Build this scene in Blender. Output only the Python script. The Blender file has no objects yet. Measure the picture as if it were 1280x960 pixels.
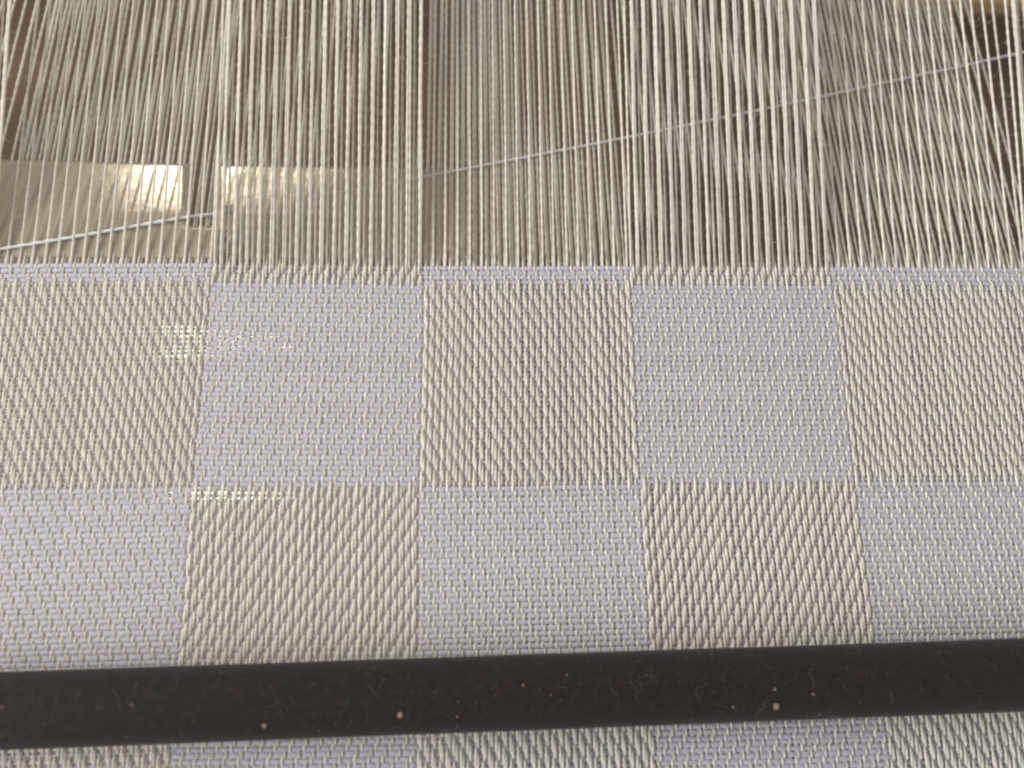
import bpy, math, random
import numpy as np
from mathutils import Vector, Matrix

MM = 0.001                       # the scene is built in real metres; numbers below are millimetres
rng = np.random.default_rng(7)
random.seed(7)
scene = bpy.context.scene
col = scene.collection

# ------------------------------------------------------------------ camera
cam_data = bpy.data.cameras.new("camera")
cam = bpy.data.objects.new("camera", cam_data)
col.objects.link(cam)
R = Matrix(((0.9987094, 0.00167614, -0.05076152),
            (-0.01469167, 0.96626089, -0.25714595),
            (0.04861786, 0.25755985, 0.96503846)))
cam.matrix_world = Matrix.Translation(Vector((-8.316, -47.735, 112.328)) * MM) @ R.to_4x4()
cam_data.sensor_width = 36.0
cam_data.lens = 29.25
cam_data.clip_start = 0.005
cam_data.clip_end = 20.0
cam_data.dof.use_dof = True
cam_data.dof.focus_distance = 0.116
cam_data.dof.aperture_fstop = 15.0
scene.camera = cam

# ------------------------------------------------------------------ light
world = bpy.data.worlds.new("World")
scene.world = world
world.use_nodes = True
bg = world.node_tree.nodes["Background"]
bg.inputs["Color"].default_value = (1.0, 0.985, 0.98, 1)
bg.inputs["Strength"].default_value = 0.40

def area_light(name, loc, target, w, h, energy, color, shape='RECTANGLE'):
    d = bpy.data.lights.new(name, 'AREA')
    d.shape = shape
    d.size, d.size_y, d.energy, d.color = w, h, energy, color
    o = bpy.data.objects.new(name, d)
    col.objects.link(o)
    o.location = Vector(loc) * MM
    o.rotation_euler = (Vector(loc) - Vector(target)).to_track_quat('Z', 'Y').to_euler()
    return o


# daylight from a window low on the left, and a small warm lamp above whose mirror image glints on the sheet
area_light("window_light", (-750, -50, 262), (0, -10, 0), 0.60, 0.36, 14.6, (1.0, 0.972, 0.935))
ROOM_LAMP = (-200, 405, 422)
area_light("room_lamp", ROOM_LAMP, (-46, 17, -1), 0.165, 0.019, 0.95, (1.0, 0.86, 0.62), 'ELLIPSE')

scene.view_settings.view_transform = 'Standard'
scene.view_settings.look = 'None'
scene.view_settings.exposure = 0.0
scene.view_settings.gamma = 1.0
scene.view_settings.use_curve_mapping = False
scene.cycles.use_denoising = True
scene.cycles.filter_width = 2.3
scene.cycles.max_bounces = 8
scene.cycles.diffuse_bounces = 6
scene.cycles.transparent_max_bounces = 8
scene.cycles.caustics_reflective = False
scene.cycles.caustics_refractive = False


# ------------------------------------------------------------------ materials
def material(name, color, rough=0.9, spec=0.3, sheen=0.0, tone=None, noise=None, bump=None, trans=0.0, clear=0.0):
    m = bpy.data.materials.new(name)
    m.use_nodes = True
    nt = m.node_tree
    b = nt.nodes["Principled BSDF"]
    b.inputs["Base Color"].default_value = (*color, 1)
    b.inputs["Roughness"].default_value = rough
    b.inputs["Specular IOR Level"].default_value = spec
    b.inputs["Sheen Weight"].default_value = sheen
    b.inputs["Sheen Roughness"].default_value = 0.6
    src = None
    if tone:                                     # yarn lots: each thread a touch lighter or darker
        at = nt.nodes.new("ShaderNodeAttribute")
        at.attribute_name = "tone"
        mx = nt.nodes.new("ShaderNodeVectorMath")
        mx.operation = 'SCALE'
        mx.inputs[0].default_value = color
        nt.links.new(at.outputs["Fac"], mx.inputs["Scale"])
        src = mx.outputs[0]
        nt.links.new(src, b.inputs["Base Color"])
    if noise:                                    # (scale, second colour, lo, hi)
        sc, c2, lo, hi = noise
        tc = nt.nodes.new("ShaderNodeTexCoord")
        n = nt.nodes.new("ShaderNodeTexNoise")
        n.inputs["Scale"].default_value = sc
        n.inputs["Detail"].default_value = 6
        nt.links.new(tc.outputs["Object"], n.inputs["Vector"])
        r = nt.nodes.new("ShaderNodeMapRange")
        r.inputs[1].default_value = lo
        r.inputs[2].default_value = hi
        nt.links.new(n.outputs["Fac"], r.inputs[0])
        mix = nt.nodes.new("ShaderNodeMix")
        mix.data_type = 'RGBA'
        mix.inputs[6].default_value = (*color, 1)
        mix.inputs[7].default_value = (*c2, 1)
        nt.links.new(r.outputs[0], mix.inputs[0])
        nt.links.new(mix.outputs[2], b.inputs["Base Color"])
    if bump:                                     # (scale, distance in metres)
        tc = nt.nodes.new("ShaderNodeTexCoord")
        n = nt.nodes.new("ShaderNodeTexNoise")
        n.inputs["Scale"].default_value = bump[0]
        n.inputs["Detail"].default_value = 4
        nt.links.new(tc.outputs["Object"], n.inputs["Vector"])
        bp = nt.nodes.new("ShaderNodeBump")
        bp.inputs["Distance"].default_value = bump[1]
        bp.inputs["Strength"].default_value = 1.0
        nt.links.new(n.outputs["Fac"], bp.inputs["Height"])
        nt.links.new(bp.outputs[0], b.inputs["Normal"])
    for amount, kind in ((trans, "ShaderNodeBsdfTranslucent"), (clear, "ShaderNodeBsdfTransparent")):
        if not amount:
            continue
        tr = nt.nodes.new(kind)
        if kind.endswith("Translucent"):
            if src is not None:
                nt.links.new(src, tr.inputs["Color"])
            else:
                tr.inputs["Color"].default_value = (*color, 1)
        ms = nt.nodes.new("ShaderNodeMixShader")
        ms.inputs[0].default_value = amount
        if kind.endswith("Transparent"):         # the film is cloudy at the left and clears to the right
            tc = nt.nodes.new("ShaderNodeTexCoord")
            sx = nt.nodes.new("ShaderNodeSeparateXYZ")
            mr = nt.nodes.new("ShaderNodeMapRange")
            mr.inputs[1].default_value, mr.inputs[2].default_value = -0.032, -0.007
            mr.inputs[3].default_value, mr.inputs[4].default_value = amount, 0.93
            nt.links.new(tc.outputs["Object"], sx.inputs[0])
            nt.links.new(sx.outputs["X"], mr.inputs[0])
            nt.links.new(mr.outputs[0], ms.inputs[0])
        nt.links.new(b.outputs[0], ms.inputs[1])
        nt.links.new(tr.outputs[0], ms.inputs[2])
        nt.links.new(ms.outputs[0], nt.nodes["Material Output"].inputs["Surface"])
    return m


M_WARP = material("cream_cotton", (0.75, 0.728, 0.668), 0.95, 0.12, 0.15, tone=True, bump=(9000, 0.00006), trans=0.44)
M_WEFT = material("white_cotton", (0.705, 0.69, 0.795), 0.95, 0.12, 0.15, tone=True, bump=(9000, 0.00006), trans=0.44)
M_YARN = material("white_yarn", (0.80, 0.785, 0.835), 0.95, 0.12, 0.15, trans=0.3)
M_FUZZ = material("cotton_fibre", (0.75, 0.70, 0.60), 1.0, 0.1)
M_ROD = material("matte_black_brown", (0.0145, 0.0105, 0.0092), 0.8, 0.12, 0.05,
                 noise=(900, (0.021, 0.0145, 0.0125), 0.45, 0.7), bump=(2500, 0.00004))
M_LINT = material("grey_lint", (0.21, 0.21, 0.195), 1.0, 0.1)
M_CHIP = material("bare_wood_chip", (0.27, 0.195, 0.15), 0.8, 0.2)
M_SHEET = material("beige_plastic", (0.36, 0.30, 0.225), 0.10, 1.0,
                   noise=(60, (0.40, 0.34, 0.265), 0.4, 0.65), bump=(160, 0.00006))
M_STRIP = material("frosted_plastic", (0.43, 0.38, 0.295), 0.14, 1.0, noise=(90, (0.47, 0.415, 0.33), 0.4, 0.65),
                   bump=(700, 0.00002), clear=0.48)
M_FLOOR = material("brown_wood", (0.055, 0.036, 0.022), 0.7, 0.3,
                   noise=(9, (0.095, 0.064, 0.041), 0.4, 0.65))
M_TAN = material("tan_wood", (0.30, 0.20, 0.115), 0.6, 0.3, noise=(40, (0.36, 0.25, 0.15), 0.4, 0.6))


# ------------------------------------------------------------------ mesh helpers
def make_mesh(name, verts, quads, mats, mat_idx=None, tone=None, smooth=True):
    me = bpy.data.meshes.new(name)
    nv, nf = len(verts), len(quads)
    me.vertices.add(nv)
    me.vertices.foreach_set("co", (np.asarray(verts, np.float32) * MM).ravel())
    k = quads.shape[1]
    me.loops.add(nf * k)
    me.loops.foreach_set("vertex_index", np.asarray(quads, np.int32).ravel())
    me.polygons.add(nf)
    me.polygons.foreach_set("loop_start", np.arange(0, nf * k, k, dtype=np.int32))
    me.polygons.foreach_set("use_smooth", np.full(nf, smooth, dtype=bool))
    for m in mats:
        me.materials.append(m)
    if mat_idx is not None:
        me.polygons.foreach_set("material_index", np.asarray(mat_idx, np.int32))
    if tone is not None:
        a = me.attributes.new("tone", 'FLOAT', 'POINT')
        a.data.foreach_set("value", np.asarray(tone, np.float32))
    me.update(calc_edges=True)
    me.validate()
    return me


def link(name, me, parent=None, **props):
    o = bpy.data.objects.new(name, me)
    col.objects.link(o)
    if parent is not None:
        o.parent = parent
    for k, v in props.items():
        o[k] = v
    return o


def tubes(P, A, B, axis, K, lobe, pitch, phase):
    """P (n,m,3) centre lines running along x or y; A, B (n,m) half width and half height;
    the section is two plies that twist round each other (lobe, pitch in mm, phase per thread)."""
    n, m, _ = P.shape
    th = np.linspace(0, 2 * np.pi, K, endpoint=False)[None, None, :]
    s = P[:, :, 1 if axis == 'y' else 0][:, :, None]
    r = 1 + lobe * np.cos(2 * (th - 2 * np.pi * s / pitch / 1.0 * 0.5) + phase[:, None, None])
    w = A[:, :, None] * np.cos(th) * r
    h = B[:, :, None] * np.sin(th) * r
    V = np.repeat(P[:, :, None, :], K, axis=2)
    V[..., 0 if axis == 'y' else 1] += w
    V[..., 2] += h
    base = (np.arange(n)[:, None, None] * m + np.arange(m - 1)[None, :, None]) * K
    k0 = np.arange(K)[None, None, :]
    k1 = (k0 + 1) % K
    q = np.stack([base + k0, base + k1, base + K + k1, base + K + k0], axis=-1).reshape(-1, 4)
    if axis == 'y':
        q = q[:, ::-1]
    return V.reshape(-1, 3), q


def curve_tube(pts, rad, K=3):
    """closed-frame tube through free points"""
    pts = np.asarray(pts, float)
    m = len(pts)
    t = np.gradient(pts, axis=0)
    t /= np.linalg.norm(t, axis=1)[:, None] + 1e-12
    ref = np.array([0.31, 0.17, 0.93])
    u = np.cross(t, ref)
    u /= np.linalg.norm(u, axis=1)[:, None] + 1e-12
    v = np.cross(t, u)
    th = np.linspace(0, 2 * np.pi, K, endpoint=False)
    rad = np.broadcast_to(np.asarray(rad, float), (m,))
    V = pts[:, None, :] + rad[:, None, None] * (np.cos(th)[None, :, None] * u[:, None, :] + np.sin(th)[None, :, None] * v[:, None, :])
    b = np.arange(m - 1)[:, None] * K
    k0 = np.arange(K)[None, :]
    k1 = (k0 + 1) % K
    q = np.stack([b + k0, b + k1, b + K + k1, b + K + k0], axis=-1).reshape(-1, 4)
    return V.reshape(-1, 3), q


def fibres(starts, dirs, lengths, rad, curl, segs=5):
    """many short curly hairs joined in one mesh"""
    Vs, Qs, off = [], [], 0
    for p, d, L in zip(starts, dirs, lengths):
        pts = [np.array(p, float)]
        d = np.array(d, float)
        for _ in range(segs):
            d = d + rng.normal(0, curl, 3)
            d /= np.linalg.norm(d)
            pts.append(pts[-1] + d * L / segs)
        V, q = curve_tube(pts, rad, 3)
        Vs.append(V)
        Qs.append(q + off)
        off += len(V)
    return np.concatenate(Vs), np.concatenate(Qs)


# ------------------------------------------------------------------ the weave plan
CELL = 30.0
N = 68                           # warp ends in one square
EP = CELL / N                    # end pitch
PP = 32.0 / 44                   # pick pitch
EDGE = 40                        # ends built beyond the frame at the left, where the light comes from
col_ends = [EDGE] + [N] * 5 + [8]
ne = sum(col_ends)
X_LEFT = -75.0 - EDGE * EP
end_col = np.repeat(np.arange(7), col_ends)
row_picks = [4, 40, 40, 20]
npk = sum(row_picks)
pick_row = np.repeat(np.arange(4), row_picks)

i_ = np.arange(ne)[:, None]
j_ = np.arange(-1, npk + 1)[None, :]                 # -1 is the shed that stands open now
prow = np.concatenate([[0], pick_row, [3]])[None, :]
cream = ((end_col[:, None] + prow) % 2 == 0)         # warp on top
fw = (prow % 2 == 1)
local = np.concatenate([np.arange(c) for c in col_ends])[:, None]
down_right = np.where(cream, fw, ~fw)
ph = np.where(down_right, (local - j_) % 4, (local + j_) % 4)
UP = np.where(cream, ph != 0, ph == 0).astype(float) * 2 - 1      # (ne, npk+2), +1 = warp above weft


def smooth_noise(n, length, step, amp):
    """n random smooth functions sampled at 'length' points"""
    k = max(4, int(length / step) + 4)
    a = rng.normal(0, amp, (n, k))
    x = np.linspace(0, k - 1.001, length)
    i0 = x.astype(int)
    f = x - i0
    f = f * f * (3 - 2 * f)
    return a[:, i0] * (1 - f) + a[:, i0 + 1] * f


# rest positions: two ends share a dent of the reed and sit close together
xe = X_LEFT + (np.arange(ne) + 0.5) * EP
xe = xe + np.where(np.arange(ne) % 2 == 0, 1, -1) * 0.082 + rng.normal(0, 0.022, ne)
yp = -(np.arange(-1, npk + 1) + 0.5) * PP + rng.normal(0, 0.022, npk + 2)
x_wander = smooth_noise(ne, npk + 2, 6, 0.028) + smooth_noise(1, npk + 2, 20, 0.10)                      # (ne, npk+2)
y_wander = smooth_noise(npk + 2, ne, 14, 0.038).T + smooth_noise(1, ne, 45, 0.09).T                   # (ne, npk+2)
sway = (np.interp(np.arange(npk + 2), [0, 30, 60, npk + 2], [0, 0.0, 0.0, 0]))[None, :]
EXY = xe[:, None] + x_wander + sway
PXY = yp[None, :] + y_wander
tone_e = 1 + rng.normal(0, 0.032, ne)
tone_p = 1 + rng.normal(0, 0.02, npk + 2)
phase_e = rng.uniform(0, 6.28, ne)
phase_p = rng.uniform(0, 6.28, npk + 2)
HW, HF = 0.150, 0.125                                               # crimp of warp and weft
wrad_e = 1 + rng.normal(0, 0.055, ne)
wrad_p = 1 + rng.normal(0, 0.04, npk + 2)


def samp_rows(F, t):          # F (n, M), t fractional column index -> smoothstep interpolation
    i0 = np.clip(np.floor(t).astype(int), 0, F.shape[1] - 2)
    f = t - i0
    f = f * f * (3 - 2 * f)
    return F[:, i0] * (1 - f) + F[:, i0 + 1] * f


def samp_lin(F, t):
    i0 = np.clip(np.floor(t).astype(int), 0, F.shape[1] - 2)
    f = t - i0
    return F[:, i0] * (1 - f) + F[:, i0 + 1] * f


CR = np.where(cream, 1.0, 0.0)                       # 1 where the warp lies on top
CR = np.broadcast_to(CR, UP.shape)


def warp_piece(e0, e1, p0, p1):
    """ends e0..e1 over picks p0..p1 (pick p sits in column p+1)"""
    n = (p1 - p0) * 3 + 1
    t = p0 + 1 - 0.5 + np.arange(n) / 3.0
    s = samp_rows(UP[e0:e1], t)
    k = samp_lin(CR[e0:e1], t)
    x = samp_lin(EXY[e0:e1], t)
    y = samp_lin(PXY[e0:e1], t)
    # a float swells in its middle and slips a little under its neighbour at the ends
    nb = samp_rows(np.roll(UP, 1, axis=1)[e0:e1], t) + samp_rows(np.roll(UP, -1, axis=1)[e0:e1], t)
    swell = 0.25 * (2 * s + nb)                      # -1 .. 1
    ridge = 1 - np.abs(2 * (t - np.floor(t)) - 1)             # 1 midway between two picks
    z_white = np.where(s > 0, 0.150, 0.110) * s + 0.045 * ridge[None, :] * (1 - np.abs(s))
    z_white = z_white + 0.13 * ridge[None, :] * (s < -0.5)
    z = k * (0.102 * s + 0.038 * swell) + (1 - k) * z_white
    A = wrad_e[e0:e1, None] * (0.188 + 0.034 * swell)
    Bh = wrad_e[e0:e1, None] * (0.150 + 0.015 * swell)
    V, q = tubes(np.stack([x, y, z], -1), A, Bh, 'y', 6, 0.10, 1.7, phase_e[e0:e1])
    return V, q, np.repeat(tone_e[e0:e1], n * 6)


def weft_piece(e0, e1, p0, p1):
    n = (e1 - e0) * 2 + 1
    t = np.clip(e0 - 0.5 + np.arange(n) / 2.0, 0, ne - 1)
    s = samp_rows(-UP[:, p0 + 1:p1 + 1].T, t)
    k = samp_lin(CR[:, p0 + 1:p1 + 1].T, t)
    xs = EXY[:, p0 + 1:p1 + 1].T
    ys = PXY[:, p0 + 1:p1 + 1].T
    z = k * (0.075 * s - 0.056) + (1 - k) * (0.055 * s + 0.02)
    r = wrad_p[p0 + 1:p1 + 1, None]
    wide = 0.306 + 0.022 * s - 0.080 * k
    V, q = tubes(np.stack([samp_lin(xs, t), samp_lin(ys, t), z], -1), r * wide, r * (0.125 + 0 * s), 'x', 6, 0.09, 2.2,
                 phase_p[p0 + 1:p1 + 1])
    return V, q, np.repeat(tone_p[p0 + 1:p1 + 1], n * 6)


# ------------------------------------------------------------------ setting below the loom
def box_mesh(name, lo, hi, mat, bev=1.0):
    x0, y0, z0 = lo
    x1, y1, z1 = hi
    b = bev
    V = []
    for z, ins in ((z0, 0), (z1 - b, 0), (z1, b)):
        V += [(x0 + ins, y0 + ins, z), (x1 - ins, y0 + ins, z), (x1 - ins, y1 - ins, z), (x0 + ins, y1 - ins, z)]
    q = [(3, 2, 1, 0), (8, 9, 10, 11)]
    for l in (0, 4):
        for k in range(4):
            q.append((l + k, l + (k + 1) % 4, l + 4 + (k + 1) % 4, l + 4 + k))
    return make_mesh(name, np.array(V, float), np.array(q), [mat], smooth=False)


floor = link("floor", box_mesh("floor", (-900, -700, -420), (900, 900, -400), M_FLOOR), kind="structure")

# ------------------------------------------------------------------ woven cloth: squares of warp-faced and weft-faced twill
cloth = bpy.data.objects.new("woven_cloth", None)
col.objects.link(cloth)
cloth.empty_display_size = 0.01
cloth["label"] = "cream and lilac-white checked twill cloth with its open warp on the loom"
cloth["category"] = "cloth"

e_start = np.concatenate([[0], np.cumsum(col_ends)])
p_start = np.concatenate([[0], np.cumsum(row_picks)])
for c in range(7):
    for r in range(4):
        e0, e1, p0, p1 = e_start[c], e_start[c + 1], p_start[r], p_start[r + 1]
        V1, q1, t1 = warp_piece(e0, e1, p0, p1)
        V2, q2, t2 = weft_piece(e0, e1, p0, p1)
        is_cream = (c + r) % 2 == 0
        nm = "cream_square" if is_cream else "white_square"
        me = make_mesh(nm, np.concatenate([V1, V2]), np.concatenate([q1, q2 + len(V1)]), [M_WARP, M_WEFT],
                       np.concatenate([np.zeros(len(q1)), np.ones(len(q2))]), np.concatenate([t1, t2]))
        link(nm, me, cloth, kind="stuff",
             label="cream square where the warp lies on top" if is_cream else "lilac-white square where the weft lies on top")

# ------------------------------------------------------------------ open warp above the last pick
SHED = 92.0
variants = []
for k in range(18):
    m = int(SHED / 0.42)
    y = np.linspace(0, SHED, m)
    x = smooth_noise(1, m, 22, 0.02)[0] * np.clip(y / 4, 0, 1)
    z = smooth_noise(1, m, 25, 0.025)[0] * np.clip(y / 4, 0, 1)
    rad = 0.158 * (1 + smooth_noise(1, m, 7, 0.06)[0] + smooth_noise(1, m, 40, 0.06)[0])
    P = np.stack([x, y, z], -1)[None]
    V, q = tubes(P, rad[None], rad[None], 'y', 8, 0.21, 1.50 + 0.30 * rng.random(), np.array([rng.uniform(0, 6.28)]))
    variants.append(make_mesh("warp_thread", V, q, [M_WARP], None, np.full(len(V), 1 + rng.normal(0, 0.035))))

thread_lines = []
placed = []
for i in range(ne):
    c = end_col[i]
    up = UP[i, 0] > 0
    lift = (8.0, 2.4, 8.6, 4.6, 8.4, 5.2, 8.4)[c] if up else (-6.0, -5.2, -6.0, -6.4, -6.2, -6.6, -6.2)[c]
    shaft = local[i, 0] % 4
    lift += (shaft - 1.5) * (0.14 if up else 0.22) + rng.normal(0, 0.05)
    y0 = 0.5 * (PXY[i, 0] + PXY[i, 1])
    x0 = 0.5 * (EXY[i, 0] + EXY[i, 1])
    z0 = HW * 0.5 * (UP[i, 0] + UP[i, 1])
    dent = X_LEFT + (i // 2 + 0.5) * 2 * EP
    xt = dent + (-0.11 if i % 2 == 0 else 0.11) + rng.normal(0, 0.035)
    yaw = -math.atan2(xt - x0, SHED)
    placed.append((i, up, x0, y0, z0, math.radians(lift), yaw))

in_view = [p for p in placed if -76 < p[2] < 76]
uppers = [p for p in in_view if p[1]]
lowers = [p for p in in_view if not p[1]]
keep = max(0, 300 - len(uppers))
order = sorted(range(len(lowers)), key=lambda a: (a * 0.61803) % 1)[:keep]
singles = {p[0] for p in uppers} | {lowers[a][0] for a in order}
rest_V, rest_q, rest_t, off = [], [], [], 0
for (i, up, x0, y0, z0, lift, yaw) in placed:
    me = variants[int(rng.integers(len(variants)))]
    M = Matrix.Translation(Vector((x0, y0, z0)) * MM) @ Matrix.Rotation(yaw, 4, 'Z') @ Matrix.Rotation(lift, 4, 'X')
    if up:
        thread_lines.append((i, np.array((x0, y0, z0)), np.array(M.to_3x3() @ Vector((0, 1, 0)))))
    if i in singles:
        o = link("warp_thread", me, cloth)
        o.matrix_local = M
    else:
        co = np.empty(len(me.vertices) * 3, np.float32)
        me.vertices.foreach_get("co", co)
        co = co.reshape(-1, 3) / MM
        M3 = np.array(M.to_3x3())
        rest_V.append(co @ M3.T + np.array((x0, y0, z0)))
        q = np.empty(len(me.polygons) * 4, np.int32)
        me.loops.foreach_get("vertex_index", q)
        rest_q.append(q.reshape(-1, 4) + off)
        rest_t.append(np.full(len(co), 1 + rng.normal(0, 0.035)))
        off += len(co)
link("warp_layer", make_mesh("warp_layer", np.concatenate(rest_V), np.concatenate(rest_q), [M_WARP], None,
                             np.concatenate(rest_t)), cloth, kind="stuff")

# loose fibre ends standing off the yarn
st, dr, ln = [], [], []
for _ in range(6000):
    i, p, d = thread_lines[int(rng.integers(len(thread_lines)))]
    s = rng.uniform(0, 60)
    a = rng.uniform(0, 6.28)
    n = np.array([math.cos(a), 0, math.sin(a)])
    st.append(p + d * s + n * 0.17)
    dr.append(n * 0.8 + d * rng.choice([-1, 1]) * rng.uniform(0.3, 1.6))
    ln.append(rng.uniform(0.5, 1.8))
V, q = fibres(st, dr, ln, 0.011, 0.45, 4)
link("yarn_fuzz", make_mesh("yarn_fuzz", V, q, [M_FUZZ]), cloth, kind="stuff")

st, dr, ln = [], [], []
for _ in range(4200):
    f = rng.uniform(0, 6.28)
    st.append((rng.uniform(-80, 80), rng.uniform(-72, 1), rng.uniform(0.20, 0.32)))
    dr.append((math.cos(f), math.sin(f), 0.25))
    ln.append(rng.uniform(0.4, 1.4))
V, q = fibres(st, dr, ln, 0.011, 0.45, 4)
link("cloth_fuzz", make_mesh("cloth_fuzz", V, q, [M_FUZZ]), cloth, kind="stuff")

# ------------------------------------------------------------------ plastic strip lying in the open shed
def strip_z(y):
    return -0.109 * y + np.interp(y, [0.9, 2.4, 8.0], [0.10, 0.20, 0.52])


SLOT_Y = 6.2
xs_all = np.unique(np.concatenate([np.linspace(-100, -50.2, 50), np.linspace(-50.2, -46.0, 6), np.linspace(-46.0, -7.0, 50)]))
ys_all = np.unique(np.concatenate([np.linspace(0.9, SLOT_Y, 10), np.linspace(SLOT_Y, 17.1, 24)]))
X, Y = np.meshgrid(xs_all, ys_all, indexing='ij')
hole = (X[:-1, :-1] >= -50.2 - 1e-6) & (X[1:, 1:] <= -46.0 + 1e-6) & (Y[:-1, :-1] >= SLOT_Y - 1e-6)
Xs = X + np.where(np.abs(X + 48) < 4, (17.1 - Y) * 0.115, 0)
Ys = Y + (Y - 0.9) / 16.2 * (np.interp(X, [-100, -7], [0.12, -0.95]) - 2.2 * np.clip((X + 12) / 5, 0, 1) ** 2)
na, nb = X.shape
idx = np.arange(na * nb).reshape(na, nb)
q = np.stack([idx[:-1, :-1], idx[1:, :-1], idx[1:, 1:], idx[:-1, 1:]], -1)[~hole].reshape(-1, 4)
strip = link("plastic_strip", make_mesh("plastic_strip", np.stack([Xs, Ys, strip_z(Ys)], -1).reshape(-1, 3), q, [M_STRIP]), None,
             label="frosted beige plastic strip with a slot, lying between the warp layers at left", category="plastic strip")
sol = strip.modifiers.new("thickness", 'SOLIDIFY')
sol.thickness = 0.05 * MM
sol.offset = -1

# ------------------------------------------------------------------ weft thread lying across the open shed
kx = np.array([-95, -74.3, -45.3, -9.7, 17.1, 48, 81.2, 100])
ky = np.array([-2.0, 2.0, 8.2, 16.3, 22.8, 31.0, 40.0, 45.2])
m = 700
s = np.linspace(0, 1, m)
xs = -95 + 195 * s
# smooth interpolation of the knots
ys = np.polyval(np.polyfit(kx, ky, 4), xs)
over = 1 - np.clip((xs + 50.0) / 6.0, 0, 1)                    # it comes up through the slot of the plastic strip
over = over * over * (3 - 2 * over)
zs = np.where(ys > 0, strip_z(ys), 0.1) + np.where(over > 0, 0.27 * over, 0) - 0.34 * (1 - over)
wob = smooth_noise(2, m, 60, 0.05)
th = np.linspace(0, 2 * np.pi, 8, endpoint=False)
P = np.stack([xs, ys + wob[0], zs + wob[1] * 0.5], -1)[None]
rad = 0.205 * (1 + smooth_noise(1, m, 12, 0.07))
V, q = tubes(P, rad, rad, 'x', 8, 0.18, 1.9, np.array([0.4]))
link("weft_thread", make_mesh("weft_thread", V, q, [M_YARN], None, np.full(len(V), 1.0)), None,
     label="loose white weft thread running diagonally through the open warp above the cloth", category="thread")

# ------------------------------------------------------------------ glossy sheet under the cloth
_gy = np.linspace(-110, 40, 1501)


def lean(x, y, z):
    """slope along y that mirrors the room lamp towards the viewer"""
    h = np.array((x, y, z))
    v = np.array((-8.316, -47.735, 112.328)) - h
    l = np.array(ROOM_LAMP) - h
    hv = v / np.linalg.norm(v) + l / np.linalg.norm(l)
    return -hv[0] / hv[2], -hv[1] / hv[2]


def plateau(y, c, w, soft):
    return 1 / (1 + np.exp((np.abs(y - c) - w) / soft))


_need = np.array([lean(-66.0, y, -60.0)[1] for y in _gy])
_wt = plateau(_gy, 7.4, 5.2, 1.0) + plateau(_gy, -25.5, 2.6, 0.5)           # two low ripples in the sheet
_sl = -0.04 * (1 - _wt) + _need * _wt
_gz = np.cumsum(_sl) * (_gy[1] - _gy[0])
_gz -= np.interp(8.0, _gy, _gz)
X, Y = np.meshgrid(np.linspace(-140, -8, 70), np.linspace(-105, 23, 220), indexing='ij')
Z = -60.0 + np.interp(Y, _gy, _gz) + lean(-57.0, 8.0, -60.0)[0] * (X + 66) - 0.0004 * (X + 66) ** 2
na, nb = X.shape
idx = np.arange(na * nb).reshape(na, nb)
q = np.stack([idx[:-1, :-1], idx[1:, :-1], idx[1:, 1:], idx[:-1, 1:]], -1).reshape(-1, 4)
sheet = link("plastic_sheet", make_mesh("plastic_sheet", np.stack([X, Y, Z], -1).reshape(-1, 3), q, [M_SHEET]), None,
             label="glossy beige plastic sheet beneath the cloth at left, glinting through its holes", category="plastic sheet")
sol = sheet.modifiers.new("thickness", 'SOLIDIFY')
sol.thickness = 0.4 * MM
sol.offset = -1

# ------------------------------------------------------------------ blurred wooden block far below the top right corner
tan = link("wooden_bar", box_mesh("wooden_bar", (146, 159, -138), (330, 205, -130), M_TAN, 2.0), None,
           label="blurred tan wooden bar far below the warp in the top right corner", category="wooden bar")

# ------------------------------------------------------------------ dark rod across the cloth
RR = 4.36
a = np.array((-63.8, -58.83, RR + 0.31))
b = np.array((61.5, -57.10, RR + 0.31))
ax = (b - a) / np.linalg.norm(b - a)
mid = (a + b) / 2
n_r, n_k = 260, 56
L = 260.0
ss = np.linspace(-L / 2, L / 2, n_r)
th = np.linspace(0, 2 * np.pi, n_k, endpoint=False)
side = np.array((-ax[1], ax[0], 0))
upv = np.array((0, 0, 1.0))
dent = smooth_noise(n_k, n_r, 12, 0.012).T
rr = RR + dent
V = mid[None, None] + ss[:, None, None] * ax + rr[..., None] * (np.cos(th)[None, :, None] * side + np.sin(th)[None, :, None] * upv)
V = V.reshape(-1, 3)
base = np.arange(n_r - 1)[:, None] * n_k
k0 = np.arange(n_k)[None]
k1 = (k0 + 1) % n_k
q = np.stack([base + k0, base + k1, base + n_k + k1, base + n_k + k0], -1).reshape(-1, 4)[:, ::-1]
rod = link("rod", make_mesh("rod", V, q, [M_ROD]), None,
           label="dark brown-black round rod with lint and small chips lying across the cloth", category="rod")


def on_rod(x, ang, lift=0.0):
    s_ = (x - mid[0]) / ax[0]
    return mid + ax * s_ + (RR + lift) * (math.cos(ang) * side + math.sin(ang) * upv)


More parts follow.
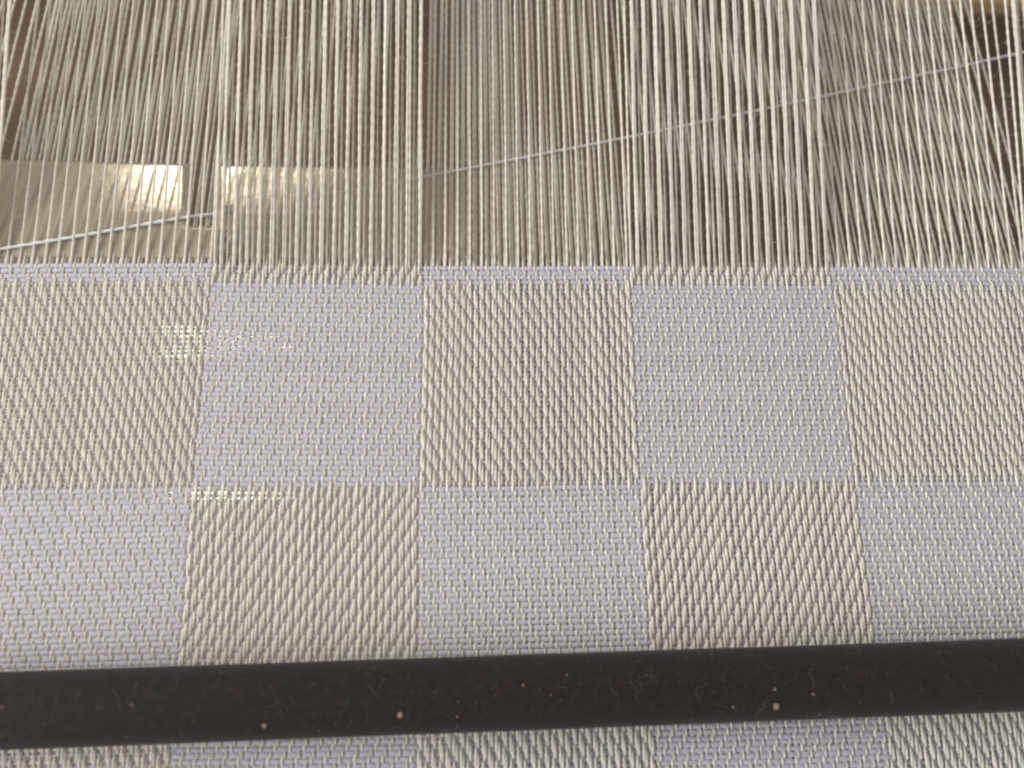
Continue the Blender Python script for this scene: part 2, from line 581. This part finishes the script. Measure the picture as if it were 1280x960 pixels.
# curly lint caught on the rod
st, dr, ln = [], [], []
clumps = [(-61, 2.0), (-57, 1.2), (-49, 1.6), (-45, 1.9), (-33, 2.0), (-31, 1.5), (-26, 2.0), (-22, 1.2), (-16, 1.8), (-14, 1.1), (2, 1.5), (12, 1.2),
          (10.5, 1.0), (21, 1.6), (26, 2.1), (38, 1.7), (45, 2.0), (-40, 1.2)]
for _ in range(900):
    if rng.random() < 0.22:
        cx, ca = clumps[int(rng.integers(len(clumps)))]
        x, an = cx + rng.normal(0, 2.4), ca + rng.normal(0, 0.28)
    else:
        x = -75 + 150 * rng.random() ** 1.9
        an = 0.2 + 2.75 * rng.random() ** 1.3
    p = on_rod(x, an, 0.02)
    n = math.cos(an) * side + math.sin(an) * upv
    tdir = np.cross(n, ax)
    f = rng.uniform(0, 6.28)
    st.append(p)
    dr.append(math.cos(f) * ax + math.sin(f) * tdir + 0.12 * n)
    ln.append(rng.choice([0.6, 1.2, 2.2, 4.0], p=[0.45, 0.32, 0.15, 0.08]))
# hug the surface: re-project every hair point to the rod
Vs, Qs, off = [], [], 0
for p, d, Lf in zip(st, dr, ln):
    pts = [p]
    d = d / np.linalg.norm(d)
    for k in range(7):
        d = d + rng.normal(0, 0.5, 3)
        d /= np.linalg.norm(d)
        v = pts[-1] + d * Lf / 7
        rel = v - mid
        al = rel @ ax
        rad_v = rel - al * ax
        rl = np.linalg.norm(rad_v)
        v = mid + al * ax + rad_v / rl * np.clip(rl, RR + 0.02, RR + 0.16)
        pts.append(v)
    V, q = curve_tube(pts, 0.0035 + 0.004 * rng.random(), 3)
    Vs.append(V)
    Qs.append(q + off)
    off += len(V)
link("lint", make_mesh("lint", np.concatenate(Vs), np.concatenate(Qs), [M_LINT]), rod, kind="stuff")

# bare chips in the dark finish (x in mm, angle round the rod, radius)
chips = []
for (u, v, r0) in [(331, 906, 0.27), (497, 893, 0.34), (651, 857, 0.13), (685, 869, 0.09), (973, 883, 0.42), (971, 862, 0.15), (917, 884, 0.13),
                   (1020, 868, 0.14), (569, 877, 0.08), (568, 895, 0.12), (568, 907, 0.10), (707, 844, 0.10), (396, 912, 0.07), (1032, 893, 0.10),
                   (18, 884, 0.12), (172, 881, 0.12), (866, 900, 0.07)]:
    x_c = (u - 640) * 0.0936 - 3.1
    y_c = 888 - 44 * u / 1280
    chips.append((x_c, math.pi / 2 + math.asin((v - y_c) / 48) - 0.09, r0))
for (x, an, r0) in chips:
    c = on_rod(x, an, 0.035)
    n = math.cos(an) * side + math.sin(an) * upv
    t2 = np.cross(n, ax)
    V = [c + n * 0.03]
    K = 9
    for k in range(K):
        f = 2 * math.pi * k / K
        r1 = r0 * (1 + rng.normal(0, 0.14))
        V.append(c + r1 * (math.cos(f) * ax * 0.8 + math.sin(f) * t2 * 1.1))
    for k in range(K):
        V.append(V[1 + k] * 1.0 - n * 0.09)
    me = bpy.data.meshes.new("chip")
    F = [(0, 1 + k, 1 + (k + 1) % K) for k in range(K)] + [(1 + k, 1 + K + k, 1 + K + (k + 1) % K, 1 + (k + 1) % K) for k in range(K)]
    me.from_pydata([tuple(v * MM) for v in V], [], F)
    me.materials.append(M_CHIP)
    me.update()
    link("chip", me, rod)
